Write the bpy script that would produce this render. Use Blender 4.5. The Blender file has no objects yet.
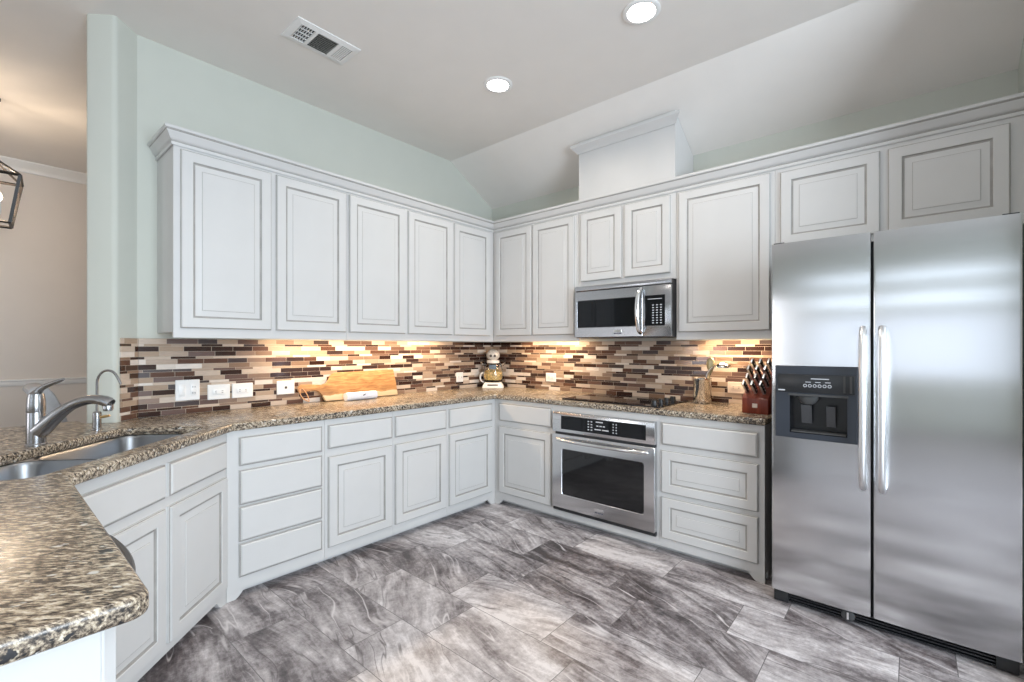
import bpy, bmesh, math, random
from mathutils import Vector, Matrix
R = math.radians
SC = bpy.context.scene
COL = SC.collection
random.seed(7)

# ------------------------------------------------------------------ camera
cam_d = bpy.data.cameras.new('camera')
cam = bpy.data.objects.new('camera', cam_d)
COL.objects.link(cam)
cam.location = (3.2565, -3.4533, 1.306)
cam.rotation_euler = (R(90), 0, 0.7126)
cam_d.sensor_width = 36.0
cam_d.lens = 462.824 / 1024 * 36.0
cam_d.shift_y = 6.18 / 1024
cam_d.clip_start = 0.02
SC.camera = cam

# ------------------------------------------------------------------ colour management, world
SC.view_settings.view_transform = 'Standard'
SC.view_settings.look = 'None'
SC.view_settings.gamma = 1.0
SC.view_settings.use_curve_mapping = False
SC.view_settings.exposure = 0.39
world = bpy.data.worlds.new('world')
SC.world = world
world.use_nodes = True
world.node_tree.nodes['Background'].inputs[0].default_value = (0.80, 0.88, 1.0, 1)
world.node_tree.nodes['Background'].inputs[1].default_value = 1.0

# ------------------------------------------------------------------ large lights
def area(name, loc, rot, sx, sy, watts, color, shape='RECTANGLE', spread=180):
    l = bpy.data.lights.new(name, 'AREA')
    l.shape = shape; l.size = sx; l.size_y = sy
    l.energy = watts; l.color = color; l.spread = R(spread)
    o = bpy.data.objects.new(name, l); COL.objects.link(o)
    o.location = loc; o.rotation_euler = rot
    return o

DAY = (0.76, 0.88, 1.0)
# daylight through the windows of the living area behind the camera and of the breakfast nook
area('rear_window_daylight', (3.4, -7.86, 1.32), (R(90), 0, 0), 3.4, 1.0, 3.4, DAY)
area('rear_clerestory_daylight', (3.4, -7.86, 2.08), (R(90), 0, 0), 3.4, 0.12, 2.8, DAY)
area('rear_transom_daylight', (3.4, -7.86, 2.46), (R(90), 0, 0), 3.4, 0.08, 2.4, DAY)
area('nook_window_daylight', (6.36, -3.2, 1.55), (R(90), 0, R(90)), 2.2, 2.1, 178, DAY)
area('dining_fill_light', (-0.45, -7.86, 1.4), (R(90), 0, 0), 0.9, 1.7, 22, (0.97, 0.96, 1.0))  # unseen fill light, added to brighten the dining room

# ------------------------------------------------------------------ node helpers
class NT:
    def __init__(self, name):
        self.m = bpy.data.materials.new(name); self.m.use_nodes = True
        self.t = self.m.node_tree; self.n = self.t.nodes; self.l = self.t.links
        self.b = self.n['Principled BSDF']
    def put(self, sock, v):
        if isinstance(v, bpy.types.NodeSocket): self.l.new(v, sock)
        elif v is not None: sock.default_value = v
    def node(self, typ, ins=None, **kw):
        nd = self.n.new(typ)
        for k, v in kw.items(): setattr(nd, k, v)
        for k, v in (ins or {}).items(): self.put(nd.inputs[k], v)
        return nd
    def math(self, op, a, b=None, c=None, clamp=False):
        nd = self.node('ShaderNodeMath', operation=op, use_clamp=clamp)
        for i, v in enumerate((a, b, c)):
            if v is not None: self.put(nd.inputs[i], v)
        return nd.outputs[0]
    def xyz(self, v):
        nd = self.node('ShaderNodeSeparateXYZ'); self.put(nd.inputs[0], v)
        return nd.outputs
    def comb(self, x=0.0, y=0.0, z=0.0):
        nd = self.node('ShaderNodeCombineXYZ')
        for i, v in enumerate((x, y, z)): self.put(nd.inputs[i], v)
        return nd.outputs[0]
    def obj(self): return self.node('ShaderNodeTexCoord').outputs['Object']
    def ramp(self, fac, stops, interp='LINEAR'):
        nd = self.node('ShaderNodeValToRGB'); cr = nd.color_ramp; cr.interpolation = interp
        while len(cr.elements) < len(stops): cr.elements.new(0.5)
        for e, (p, c) in zip(cr.elements, stops):
            e.position = p
            e.color = (*c, 1) if not isinstance(c, (int, float)) else (c, c, c, 1)
        self.put(nd.inputs[0], fac)
        return nd.outputs[0]
    def mix(self, fac, a, b, typ='MIX'):
        nd = self.node('ShaderNodeMix', data_type='RGBA', blend_type=typ)
        self.put(nd.inputs[0], fac)
        for i, v in ((6, a), (7, b)):
            if isinstance(v, tuple) and len(v) == 3: v = (*v, 1)
            self.put(nd.inputs[i], v)
        return nd.outputs[2]
    def noise(self, vec, scale, detail=2.0, rough=0.5, dist=0.0):
        nd = self.node('ShaderNodeTexNoise', {'Scale': scale, 'Detail': detail, 'Roughness': rough, 'Distortion': dist})
        self.put(nd.inputs['Vector'], vec)
        return nd.outputs[0]
    def mapping(self, vec, scale=(1, 1, 1), rot=(0, 0, 0)):
        nd = self.node('ShaderNodeMapping'); self.put(nd.inputs['Vector'], vec)
        nd.inputs['Scale'].default_value = scale; nd.inputs['Rotation'].default_value = rot
        return nd.outputs[0]
    def bump(self, h, strength, dist=0.01):
        nd = self.node('ShaderNodeBump', {'Strength': strength, 'Distance': dist})
        self.put(nd.inputs['Height'], h)
        self.l.new(nd.outputs[0], self.b.inputs['Normal'])

def plain(name, col, rough=0.5, metal=0.0, var=0.04, spec=None, emit=None, strength=0.0, trans=0.0, ior=None, coat=0.0, scale=6.0):
    k = NT(name)
    if var:
        f = k.noise(k.obj(), scale, 3)
        lo = tuple(c * (1 - var) for c in col); hi = tuple(min(1, c * (1 + var)) for c in col)
        k.put(k.b.inputs['Base Color'], k.ramp(f, [(0.3, lo), (0.7, hi)]))
    else:
        k.b.inputs['Base Color'].default_value = (*col, 1)
    k.b.inputs['Roughness'].default_value = rough
    k.b.inputs['Metallic'].default_value = metal
    if spec is not None: k.b.inputs['Specular IOR Level'].default_value = spec
    if trans: k.b.inputs['Transmission Weight'].default_value = trans
    if ior: k.b.inputs['IOR'].default_value = ior
    if coat: k.b.inputs['Coat Weight'].default_value = coat
    if emit:
        k.b.inputs['Emission Color'].default_value = (*emit, 1)
        k.b.inputs['Emission Strength'].default_value = strength
    return k.m

def steel(name, col, rough, aniso, grain=(2, 2, 260)):
    k = NT(name)
    k.b.inputs['Base Color'].default_value = (*col, 1)
    k.b.inputs['Metallic'].default_value = 1.0
    k.b.inputs['Roughness'].default_value = rough
    k.b.inputs['Anisotropic'].default_value = aniso
    if aniso:
        t = k.node('ShaderNodeTangent', direction_type='RADIAL', axis='Z')
        k.l.new(t.outputs[0], k.b.inputs['Tangent'])
    f = k.noise(k.mapping(k.obj(), grain), 1.0, 3)
    k.put(k.b.inputs['Roughness'], k.math('MULTIPLY_ADD', f, 0.08, rough - 0.04))
    return k.m

M = {}
M['cabinet'] = plain('cabinet_paint', (0.62, 0.612, 0.60), 0.38, var=0.015)
M['glaze'] = plain('antique_glaze', (0.34, 0.325, 0.305), 0.5, var=0.12, scale=14)
M['wall'] = plain('wall_paint', (0.585, 0.597, 0.535), 0.7, var=0.01)
M['ceiling'] = plain('ceiling_paint', (0.85, 0.81, 0.765), 0.8, var=0.012)
M['dining_wall'] = plain('dining_wall_paint', (0.76, 0.70, 0.645), 0.75, var=0.01)
M['trim'] = plain('trim_paint', (0.86, 0.85, 0.83), 0.4, var=0.01)
M['steel'] = steel('brushed_steel', (0.66, 0.665, 0.68), 0.175, 0.94)
M['appliance_steel'] = steel('appliance_steel', (0.43, 0.435, 0.45), 0.22, 0.90)
M['steel_plain'] = steel('satin_steel', (0.62, 0.61, 0.61), 0.27, 0.0)
M['handle_silver'] = steel('handle_silver', (0.86, 0.86, 0.87), 0.33, 0.0)
M['chrome'] = steel('polished_steel', (0.78, 0.78, 0.78), 0.14, 0.0)
M['sink_steel'] = steel('sink_steel', (0.36, 0.37, 0.39), 0.30, 0.0)
M['nickel'] = steel('faucet_nickel', (0.40, 0.40, 0.41), 0.24, 0.0)
M['black_plastic'] = plain('black_plastic', (0.018, 0.019, 0.021), 0.32, var=0.1)
M['navy_plastic'] = plain('dispenser_plastic', (0.030, 0.036, 0.048), 0.35, var=0.08)
M['dark_cavity'] = plain('cavity_plastic', (0.010, 0.010, 0.012), 0.25, var=0.1)
M['black_glass'] = plain('black_glass', (0.005, 0.006, 0.008), 0.05, var=0.0, spec=0.32)
M['oven_glass'] = plain('oven_glass', (0.012, 0.012, 0.013), 0.05, var=0.0)
M['marking'] = plain('panel_marking', (0.62, 0.63, 0.66), 0.5, var=0.0)
M['fridge_side'] = plain('fridge_side_enamel', (0.05, 0.05, 0.053), 0.45, var=0.05)
M['white_plastic'] = plain('white_plastic', (0.84, 0.84, 0.83), 0.35, var=0.01)
M['beige_plastic'] = plain('beige_plastic', (0.70, 0.60, 0.52), 0.35, var=0.02)
M['slot'] = plain('slot_dark', (0.06, 0.06, 0.06), 0.6, var=0.1)
M['vent_dark'] = plain('vent_interior', (0.05, 0.055, 0.06), 0.8, var=0.1)
M['lantern_black'] = plain('lantern_metal', (0.018, 0.015, 0.014), 0.45, var=0.1)
M['bulb'] = plain('lantern_bulb_glass', (0.9, 0.8, 0.65), 0.3, var=0.0, emit=(1.0, 0.80, 0.58), strength=14)
M['lens'] = plain('light_lens', (0.9, 0.9, 0.9), 0.4, var=0.0, emit=(1.0, 0.97, 0.93), strength=16)
M['grey_fabric'] = plain('chair_fabric', (0.50, 0.50, 0.51), 0.9, var=0.06, scale=40)
M['dark_wood'] = plain('chair_leg_wood', (0.07, 0.045, 0.03), 0.45, var=0.2)
M['brass'] = plain('brass', (0.65, 0.45, 0.22), 0.3, 1.0, var=0.05)
M['leather'] = plain('leather_cord', (0.50, 0.27, 0.13), 0.7, var=0.15)
M['towel'] = plain('towel_cotton', (0.80, 0.82, 0.88), 0.9, var=0.04, scale=30)
M['ink'] = plain('dark_print', (0.10, 0.10, 0.13), 0.7, var=0.1)
M['candy'] = plain('candy_filling', (0.66, 0.46, 0.16), 0.5, var=0.5, scale=60)
M['ceramic'] = plain('white_ceramic', (0.82, 0.80, 0.78), 0.3, var=0.02)
M['grey_ceramic'] = plain('speckled_ceramic', (0.60, 0.58, 0.55), 0.4, var=0.2, scale=60)
M['blue'] = plain('blue_enamel', (0.18, 0.26, 0.36), 0.3, var=0.1)
M['glass'] = plain('clear_glass', (1, 1, 1), 0.02, var=0.0, trans=1.0, ior=1.45)
M['pane'] = plain('window_pane', (1, 1, 1), 0.0, var=0.0, trans=1.0, ior=1.02)
M['bronze'] = plain('spoon_bronze', (0.46, 0.40, 0.24), 0.3, 1.0, var=0.1)

def block_wood():
    k = NT('knife_block_wood')
    f = k.noise(k.mapping(k.obj(), (60, 60, 6)), 1.0, 4, 0.6)
    k.put(k.b.inputs['Base Color'], k.ramp(f, [(0.3, (0.14, 0.018, 0.007)), (0.7, (0.28, 0.050, 0.020))]))
    k.b.inputs['Roughness'].default_value = 0.35
    return k.m
M['block_wood'] = block_wood()

def board_wood():
    k = NT('acacia_wood')
    p = k.obj(); x, y, z = k.xyz(p)
    f = k.noise(k.mapping(p, (4, 4, 26)), 2.2, 6, 0.6, 0.7)
    heart = k.ramp(f, [(0.30, (0.25, 0.105, 0.035)), (0.5, (0.43, 0.21, 0.075)), (0.72, (0.58, 0.33, 0.14))])
    edge = k.math('ADD', z, k.math('MULTIPLY', k.noise(k.mapping(p, (9, 9, 1)), 1.0, 3), 0.03))
    sap = k.math('LESS_THAN', edge, 0.056)
    k.put(k.b.inputs['Base Color'], k.mix(sap, heart, (0.74, 0.56, 0.34)))
    k.b.inputs['Roughness'].default_value = 0.45
    return k.m
M['board'] = board_wood()

def granite():
    k = NT('speckled_granite')
    p = k.obj()
    q = k.mapping(p, (1, 1, 1), (0, 0, R(-46)))
    q = k.mapping(q, (0.42, 1.5, 1.1))
    n1 = k.noise(q, 84, 6, 0.68, 0.2)
    n2 = k.noise(q, 210, 3, 0.6, 0.2)
    n3 = k.noise(p, 3.4, 3, 0.5, 0.4)
    v = k.math('ADD', k.math('MULTIPLY', n1, 0.70), k.math('MULTIPLY', n2, 0.30))
    v = k.math('ADD', v, k.math('MULTIPLY', k.math('SUBTRACT', n3, 0.5), 0.12))
    c = k.ramp(v, [(0.405, (0.020, 0.017, 0.015)), (0.455, (0.090, 0.068, 0.050)), (0.502, (0.24, 0.188, 0.140)),
                   (0.545, (0.45, 0.365, 0.260)), (0.62, (0.70, 0.63, 0.52))])
    blk = k.noise(k.mapping(q, (1.0, 0.75, 1.0)), 58, 3, 0.55, 0.3)
    c = k.mix(k.ramp(blk, [(0.625, 0.0), (0.655, 1.0)]), c, (0.020, 0.020, 0.022))
    wht = k.noise(k.mapping(q, (1.2, 0.8, 1.0)), 47, 3, 0.55, 0.3)
    c = k.mix(k.ramp(wht, [(0.64, 0.0), (0.68, 0.8)]), c, (0.68, 0.67, 0.63))
    k.put(k.b.inputs['Base Color'], c)
    k.b.inputs['Roughness'].default_value = 0.27
    return k.m
M['granite'] = granite()

def floor_mat():
    k = NT('stone_floor_tile')
    p = k.obj(); x, y, z = k.xyz(p)
    TW, TH = 0.604, 0.301
    yr = k.math('DIVIDE', k.math('ADD', y, 2.418), TH)
    row = k.math('FLOOR', yr)
    fy = k.math('SUBTRACT', yr, row)
    odd = k.math('FLOORED_MODULO', row, 2.0)
    xo = k.math('SUBTRACT', k.math('SUBTRACT', x, 1.405), k.math('MULTIPLY', odd, -0.425))
    xr = k.math('DIVIDE', xo, TW)
    colm = k.math('FLOOR', xr)
    fx = k.math('SUBTRACT', xr, colm)
    dx = k.math('MULTIPLY', k.math('MINIMUM', fx, k.math('SUBTRACT', 1.0, fx)), TW)
    dy = k.math('MULTIPLY', k.math('MINIMUM', fy, k.math('SUBTRACT', 1.0, fy)), TH)
    grout = k.math('LESS_THAN', k.math('MINIMUM', dx, dy), 0.0016)
    wn = k.node('ShaderNodeTexWhiteNoise', noise_dimensions='2D'); k.put(wn.inputs['Vector'], k.comb(row, colm))
    r1, r2, r3 = k.xyz(wn.outputs['Color'])
    ang = k.math('MULTIPLY_ADD', k.math('SUBTRACT', r1, 0.5), 0.95, 0.05)
    rot = k.node('ShaderNodeVectorRotate', rotation_type='Z_AXIS')
    k.put(rot.inputs['Vector'], p); k.put(rot.inputs['Angle'], ang)
    off = k.comb(k.math('MULTIPLY', r2, 37.0), k.math('MULTIPLY', r3, 53.0), k.math('MULTIPLY', r1, 11.0))
    ad = k.node('ShaderNodeVectorMath', operation='ADD')
    k.put(ad.inputs[0], rot.outputs[0]); k.put(ad.inputs[1], off)
    q = ad.outputs[0]
    warp = k.node('ShaderNodeTexNoise', {'Scale': 2.3, 'Detail': 2.0}); k.put(warp.inputs['Vector'], q)
    wv = k.node('ShaderNodeVectorMath', operation='MULTIPLY_ADD')
    k.put(wv.inputs[0], warp.outputs['Color']); wv.inputs[1].default_value = (0.16, 0.15, 0); k.put(wv.inputs[2], q)
    w = wv.outputs[0]
    a = k.noise(k.mapping(w, (1.3, 4.2, 1.0)), 1.6, 5, 0.55, 0.25)
    b = k.noise(k.mapping(w, (2.2, 22.0, 1.0)), 1.5, 6, 0.66, 0.15)
    c = k.noise(q, 40, 7, 0.8)
    d = k.noise(k.mapping(q, (1.0, 1.6, 1.0)), 9.0, 4, 0.6, 0.3)
    v = k.math('ADD', k.math('MULTIPLY', a, 0.42), k.math('MULTIPLY', b, 0.19))
    v = k.math('ADD', v, k.math('MULTIPLY', c, 0.22))
    v = k.math('ADD', v, k.math('MULTIPLY', d, 0.17))
    v = k.math('ADD', v, k.math('MULTIPLY', k.math('SUBTRACT', r3, 0.5), 0.085))
    colr = k.ramp(v, [(0.395, (0.060, 0.050, 0.051)), (0.45, (0.165, 0.147, 0.150)), (0.495, (0.315, 0.293, 0.297)),
                      (0.545, (0.47, 0.448, 0.452)), (0.61, (0.72, 0.705, 0.71))])
    # thin pale and dark veins that come and go along the grain
    gate = k.noise(q, 3.1, 2)
    vein = k.math('ABSOLUTE', k.math('SUBTRACT', k.noise(k.mapping(w, (0.55, 4.4, 1.0)), 1.5, 2, 0.5, 0.1), 0.52))
    vm = k.math('MULTIPLY', k.ramp(vein, [(0.0, 0.9), (0.012, 0.0)]), k.ramp(gate, [(0.44, 0.0), (0.58, 1.0)]))
    colr = k.mix(vm, colr, (0.72, 0.70, 0.70))
    vein2 = k.math('ABSOLUTE', k.math('SUBTRACT', k.noise(k.mapping(w, (0.7, 5.6, 1.0)), 1.9, 3, 0.5, 0.1), 0.46))
    vm2 = k.math('MULTIPLY', k.ramp(vein2, [(0.0, 0.75), (0.020, 0.0)]), k.ramp(gate, [(0.40, 1.0), (0.54, 0.0)]))
    colr = k.mix(vm2, colr, (0.055, 0.043, 0.043))
    colr = k.mix(1.0, colr, (1.0, 0.972, 0.972), 'MULTIPLY')
    colr = k.mix(grout, colr, (0.15, 0.14, 0.14))
    k.put(k.b.inputs['Base Color'], colr)
    k.put(k.b.inputs['Roughness'], k.math('MULTIPLY_ADD', v, 0.25, 0.22))
    k.bump(k.math('SUBTRACT', 1.0, grout), 0.25, 0.002)
    return k.m
M['floor'] = floor_mat()

def mosaic():
    k = NT('strip_mosaic')
    p = k.obj(); x, y, z = k.xyz(p)
    s = k.math('SUBTRACT', x, y)
    # rows: a repeating pattern of a tall, a low and a middling strip
    PER = 0.0735
    zz = k.math('DIVIDE', k.math('SUBTRACT', z, 0.9135), PER)
    per = k.math('FLOOR', zz)
    f = k.math('SUBTRACT', zz, per)
    e1, e2 = 0.40, 0.60
    i1 = k.math('GREATER_THAN', f, e1); i2 = k.math('GREATER_THAN', f, e2)
    row = k.math('ADD', k.math('MULTIPLY', per, 3.0), k.math('ADD', i1, i2))
    d = k.math('MINIMUM', k.math('ABSOLUTE', k.math('SUBTRACT', f, e1)), k.math('ABSOLUTE', k.math('SUBTRACT', f, e2)))
    d = k.math('MINIMUM', d, k.math('MINIMUM', f, k.math('SUBTRACT', 1.0, f)))
    g1 = k.math('LESS_THAN', d, 0.010)
    w = k.math('MULTIPLY_ADD', row, 37.73, k.math('MULTIPLY', s, 8.2))
    vo = k.node('ShaderNodeTexVoronoi', {'Scale': 1.0, 'Randomness': 0.75}, voronoi_dimensions='1D')
    k.put(vo.inputs['W'], w)
    ve = k.node('ShaderNodeTexVoronoi', {'Scale': 1.0, 'Randomness': 0.75}, voronoi_dimensions='1D', feature='DISTANCE_TO_EDGE')
    k.put(ve.inputs['W'], w)
    g2 = k.math('LESS_THAN', ve.outputs['Distance'], 0.008)
    r1, r2, r3 = k.xyz(vo.outputs['Color'])
    pal = k.ramp(r1, [(0.0, (0.040, 0.018, 0.014)), (0.28, (0.120, 0.060, 0.042)), (0.44, (0.26, 0.170, 0.120)),
                      (0.58, (0.43, 0.32, 0.235)), (0.76, (0.60, 0.49, 0.40)), (0.89, (0.76, 0.68, 0.61))], 'CONSTANT')
    streak = k.noise(k.mapping(p, (30, 30, 160)), 1.0, 4, 0.6)
    pal = k.mix(0.35, pal, k.ramp(streak, [(0.3, 0.55), (0.7, 1.0)]), 'MULTIPLY')
    g = k.math('MAXIMUM', g1, g2)
    k.put(k.b.inputs['Base Color'], k.mix(g, pal, (0.50, 0.43, 0.35)))
    rough = k.math('MULTIPLY_ADD', k.math('GREATER_THAN', r2, 0.5), 0.22, 0.12)
    k.put(k.b.inputs['Roughness'], k.math('MAXIMUM', rough, k.math('MULTIPLY', g, 0.7)))
    k.bump(k.math('SUBTRACT', 1.0, g), 0.5, 0.002)
    return k.m
M['mosaic'] = mosaic()

# ------------------------------------------------------------------ mesh helpers
class MB:
    """collects shapes and links them as ONE mesh object"""
    def __init__(self): self.bm = bmesh.new()
    def face(self, vs, m=0):
        try:
            f = self.bm.faces.new(vs); f.material_index = m; return f
        except ValueError: return None
    def loft(self, loops, mats=None, cap0=True, cap1=True, closed=True, m=0):
        vs = [[self.bm.verts.new(p) for p in lp] for lp in loops]
        n = len(vs[0])
        for i in range(len(vs) - 1):
            mi = mats[i] if mats else m
            for j in range(n if closed else n - 1):
                self.face((vs[i][j], vs[i][(j + 1) % n], vs[i + 1][(j + 1) % n], vs[i + 1][j]), mi)
        if cap0: self.face(list(reversed(vs[0])), mats[0] if mats else m)
        if cap1: self.face(vs[-1], mats[-1] if mats else m)
        return self
    def box(self, x0, x1, y0, y1, z0, z1, m=0):
        return self.loft([[(x0, y0, z), (x1, y0, z), (x1, y1, z), (x0, y1, z)] for z in (z0, z1)], m=m)
    def prism_x(self, poly, x0, x1, m=0):
        return self.loft([[(x, a, b) for a, b in poly] for x in (x0, x1)], m=m)
    def prism_y(self, poly, y0, y1, m=0):
        return self.loft([[(a, y, b) for a, b in poly] for y in (y0, y1)], m=m)
    def prism_z(self, poly, z0, z1, m=0):
        return self.loft([[(a, b, z) for a, b in poly] for z in (z0, z1)], m=m)
    def lathe(self, prof, n=24, c=(0, 0, 0), m=0, mats=None, sx=1, sy=1):
        loops = [[(c[0] + max(r, 1e-4) * sx * math.cos(2 * math.pi * j / n), c[1] + max(r, 1e-4) * sy * math.sin(2 * math.pi * j / n), c[2] + z)
                  for j in range(n)] for r, z in prof]
        return self.loft(loops, mats=mats, m=m)
    def tube(self, pts, r, n=10, m=0, flat=1.0, up=None):
        pts = [Vector(p) for p in pts]
        rs = r if isinstance(r, (list, tuple)) else [r] * len(pts)
        loops = []; u = None
        for i, p in enumerate(pts):
            t = (pts[min(i + 1, len(pts) - 1)] - pts[max(i - 1, 0)]).normalized()
            if u is None:
                u = Vector(up) if up else (Vector((0, 0, 1)) if abs(t.z) < 0.9 else Vector((1, 0, 0)))
            u = (u - t * u.dot(t)).normalized(); v = t.cross(u)
            loops.append([p + (u * math.cos(2 * math.pi * j / n) * flat + v * math.sin(2 * math.pi * j / n)) * rs[i] for j in range(n)])
        return self.loft(loops, m=m)
    def bevel(self, off, seg=2, ang=30):
        self.bm.normal_update()
        ed = [e for e in self.bm.edges if len(e.link_faces) == 2 and e.calc_face_angle(0) > R(ang)]
        bmesh.ops.bevel(self.bm, geom=ed, offset=off, segments=seg, affect='EDGES', profile=0.5, clamp_overlap=True)
        return self
    def build(self, name, mats, parent=None, loc=(0, 0, 0), rot=(0, 0, 0), smooth=35):
        bmesh.ops.recalc_face_normals(self.bm, faces=self.bm.faces)
        me = bpy.data.meshes.new(name); self.bm.to_mesh(me); self.bm.free()
        for mt in (mats if isinstance(mats, (list, tuple)) else [mats]): me.materials.append(M[mt])
        if smooth:
            me.shade_smooth(); me.set_sharp_from_angle(angle=R(smooth))
        o = bpy.data.objects.new(name, me); COL.objects.link(o)
        o.location = loc; o.rotation_euler = rot
        if parent: o.parent = parent
        return o

def tag(o, label, cat, group=None, kind=None):
    o['label'] = label; o['category'] = cat
    if group: o['group'] = group
    if kind: o['kind'] = kind
    return o
def thing(name, label, cat, loc=(0, 0, 0), rz=0.0, group=None, rot=None):
    o = bpy.data.objects.new(name, None); COL.objects.link(o)
    o.empty_display_size = 0.1
    o.location = loc; o.rotation_euler = rot if rot else (0, 0, rz)
    return tag(o, label, cat, group)
def struct(o):
    o['kind'] = 'structure'; return o
def copy_tree(o, parent=None):
    c = o.copy(); COL.objects.link(c)
    if parent: c.parent = parent
    for ch in [q for q in bpy.data.objects if q.parent == o]: copy_tree(ch, c)
    return c
def bez(p0, p1, p2, p3, n=12):
    p0, p1, p2, p3 = map(Vector, (p0, p1, p2, p3)); out = []
    for i in range(n + 1):
        t = i / n; out.append(p0 * (1 - t) ** 3 + p1 * 3 * t * (1 - t) ** 2 + p2 * 3 * t * t * (1 - t) + p3 * t ** 3)
    return out
def round_poly(pts, rad, n=6):
    out = []; N = len(pts)
    for i in range(N):
        p = Vector(pts[i]); a = Vector(pts[i - 1]); b = Vector(pts[(i + 1) % N])
        r = rad[i] if isinstance(rad, (list, tuple)) else rad
        if r <= 0: out.append(tuple(p)); continue
        da = (a - p).normalized(); db = (b - p).normalized()
        th = math.acos(max(-1, min(1, da.dot(db))))
        d = min(r / math.tan(th / 2), (a - p).length * 0.49, (b - p).length * 0.49)
        rr = d * math.tan(th / 2)
        cen = p + (da + db).normalized() * (rr / math.sin(th / 2))
        s = p + da * d - cen; e = p + db * d - cen
        a0 = math.atan2(s.y, s.x); a1 = math.atan2(e.y, e.x); dd = (a1 - a0 + math.pi) % (2 * math.pi) - math.pi
        for k in range(n + 1):
            t = a0 + dd * k / n; out.append((cen.x + rr * math.cos(t), cen.y + rr * math.sin(t)))
    return out
def rrect(x0, x1, y0, y1, r, n=5): return round_poly([(x0, y0), (x1, y0), (x1, y1), (x0, y1)], r, n)

# ------------------------------------------------------------------ the setting
CEIL, LOW, CREASE = 3.0425, 2.718, -0.558
XR = 3.664                     # inner face of the wall beside the fridge
struct(MB().box(-3.2, 6.55, -8.05, 0.15, -0.12, 0.0).build('floor', 'floor'))
c = MB().prism_x([(-8.05, CEIL), (CREASE, CEIL), (0.16, LOW - 0.16 * 0.5816), (0.16, 3.25), (-8.05, 3.25)], -3.2, 6.55)
struct(c.build('ceiling', 'ceiling', smooth=0))
wl = round_poly([(0, 0.15), (0, -2.87), (0.106, -2.978), (-0.002, -3.086), (-0.15, -2.937), (-0.15, 0.15)],
                [0, 0.012, 0.022, 0.022, 0, 0], 5)
struct(MB().prism_z(wl, 0, CEIL).build('wall_left', 'wall'))
struct(MB().box(0.0, 6.4, 0, 0.15, 0, LOW).build('wall_back', 'wall'))
struct(MB().box(-3.06, -0.15, 0, 0.15, 0, CEIL - 0.3).build('wall_dining_back', 'dining_wall'))
struct(MB().prism_z(round_poly([(XR, 0), (XR, -0.92), (XR + 0.15, -0.92), (XR + 0.15, 0)], [0, 0.02, 0.02, 0]), 0, CEIL).build('wall_right', 'wall'))
struct(MB().box(-3.2, -3.06, -8.05, 0.15, 0, CEIL).build('wall_far', 'dining_wall'))

def wall_with_holes(name, axis, pos, thick, a0, a1, holes, mat):
    """a wall along x (axis 'x') or y with rectangular window openings"""
    cuts = sorted({a0, a1, *[h[0] for h in holes], *[h[1] for h in holes]})
    mb = MB(); bm = mb.bm
    zs = sorted({0.0, CEIL, *[h[2] for h in holes], *[h[3] for h in holes]})
    P = lambda a, d, z: (a, pos + d, z) if axis == 'x' else (pos + d, a, z)
    inside = lambda i, j: any(h[0] - 1e-6 <= cuts[i] and cuts[i + 1] <= h[1] + 1e-6 and h[2] - 1e-6 <= zs[j] and zs[j + 1] <= h[3] + 1e-6 for h in holes)
    for i in range(len(cuts) - 1):
        for j in range(len(zs) - 1):
            if inside(i, j): continue
            x0, x1, z0, z1 = cuts[i], cuts[i + 1], zs[j], zs[j + 1]
            mb.loft([[P(x0, d, z0), P(x1, d, z0), P(x1, d, z1), P(x0, d, z1)] for d in (0, thick)])
    bmesh.ops.remove_doubles(bm, verts=bm.verts, dist=1e-5)
    return struct(mb.build(name, mat, smooth=0))
REAR = [(1.7, 5.1, 0.8, 1.85), (1.7, 5.1, 2.0, 2.16), (1.7, 5.1, 2.40, 2.52), (-0.95, 0.05, 0.5, 2.3)]  # last opening is unseen, added to go with the dining fill light
EAST = [(-4.3, -2.1, 0.5, 2.6)]
wall_with_holes('wall_rear', 'x', -7.9, -0.15, -3.06, 6.4, REAR, 'wall')
wall_with_holes('wall_east', 'y', 6.4, 0.15, -7.9, 0, EAST, 'wall')
def window(n, axis, pos, h, nx):
    a0, a1, z0, z1 = h; mb = MB()
    P = lambda A0, A1, d0, d1, Z0, Z1: mb.box(A0, A1, pos + d0, pos + d1, Z0, Z1) if axis == 'x' else mb.box(pos + d0, pos + d1, A0, A1, Z0, Z1)
    s = -1 if axis == 'x' else 1
    d = sorted((s * 0.05, s * 0.10)); g = sorted((s * 0.072, s * 0.078))
    P(a0, a0 + 0.05, *d, z0, z1); P(a1 - 0.05, a1, *d, z0, z1)
    P(a0 + 0.05, a1 - 0.05, *d, z0, z0 + 0.05); P(a0 + 0.05, a1 - 0.05, *d, z1 - 0.05, z1)
    for i in range(1, nx):
        a = a0 + (a1 - a0) * i / nx; P(a - 0.025, a + 0.025, *d, z0 + 0.05, z1 - 0.05)
    w = struct(mb.build('window_%d' % n, 'trim', smooth=0))
    mb = MB(); P = lambda A0, A1, d0, d1, Z0, Z1: mb.box(A0, A1, pos + d0, pos + d1, Z0, Z1) if axis == 'x' else mb.box(pos + d0, pos + d1, A0, A1, Z0, Z1)
    P(a0 + 0.05, a1 - 0.05, *g, z0 + 0.05, z1 - 0.05)
    mb.build('pane', 'pane', parent=w, smooth=0)
for i, h in enumerate(REAR): window(i + 1, 'x', -7.9, h, 3)
window(5, 'y', 6.4, EAST[0], 2)

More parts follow.
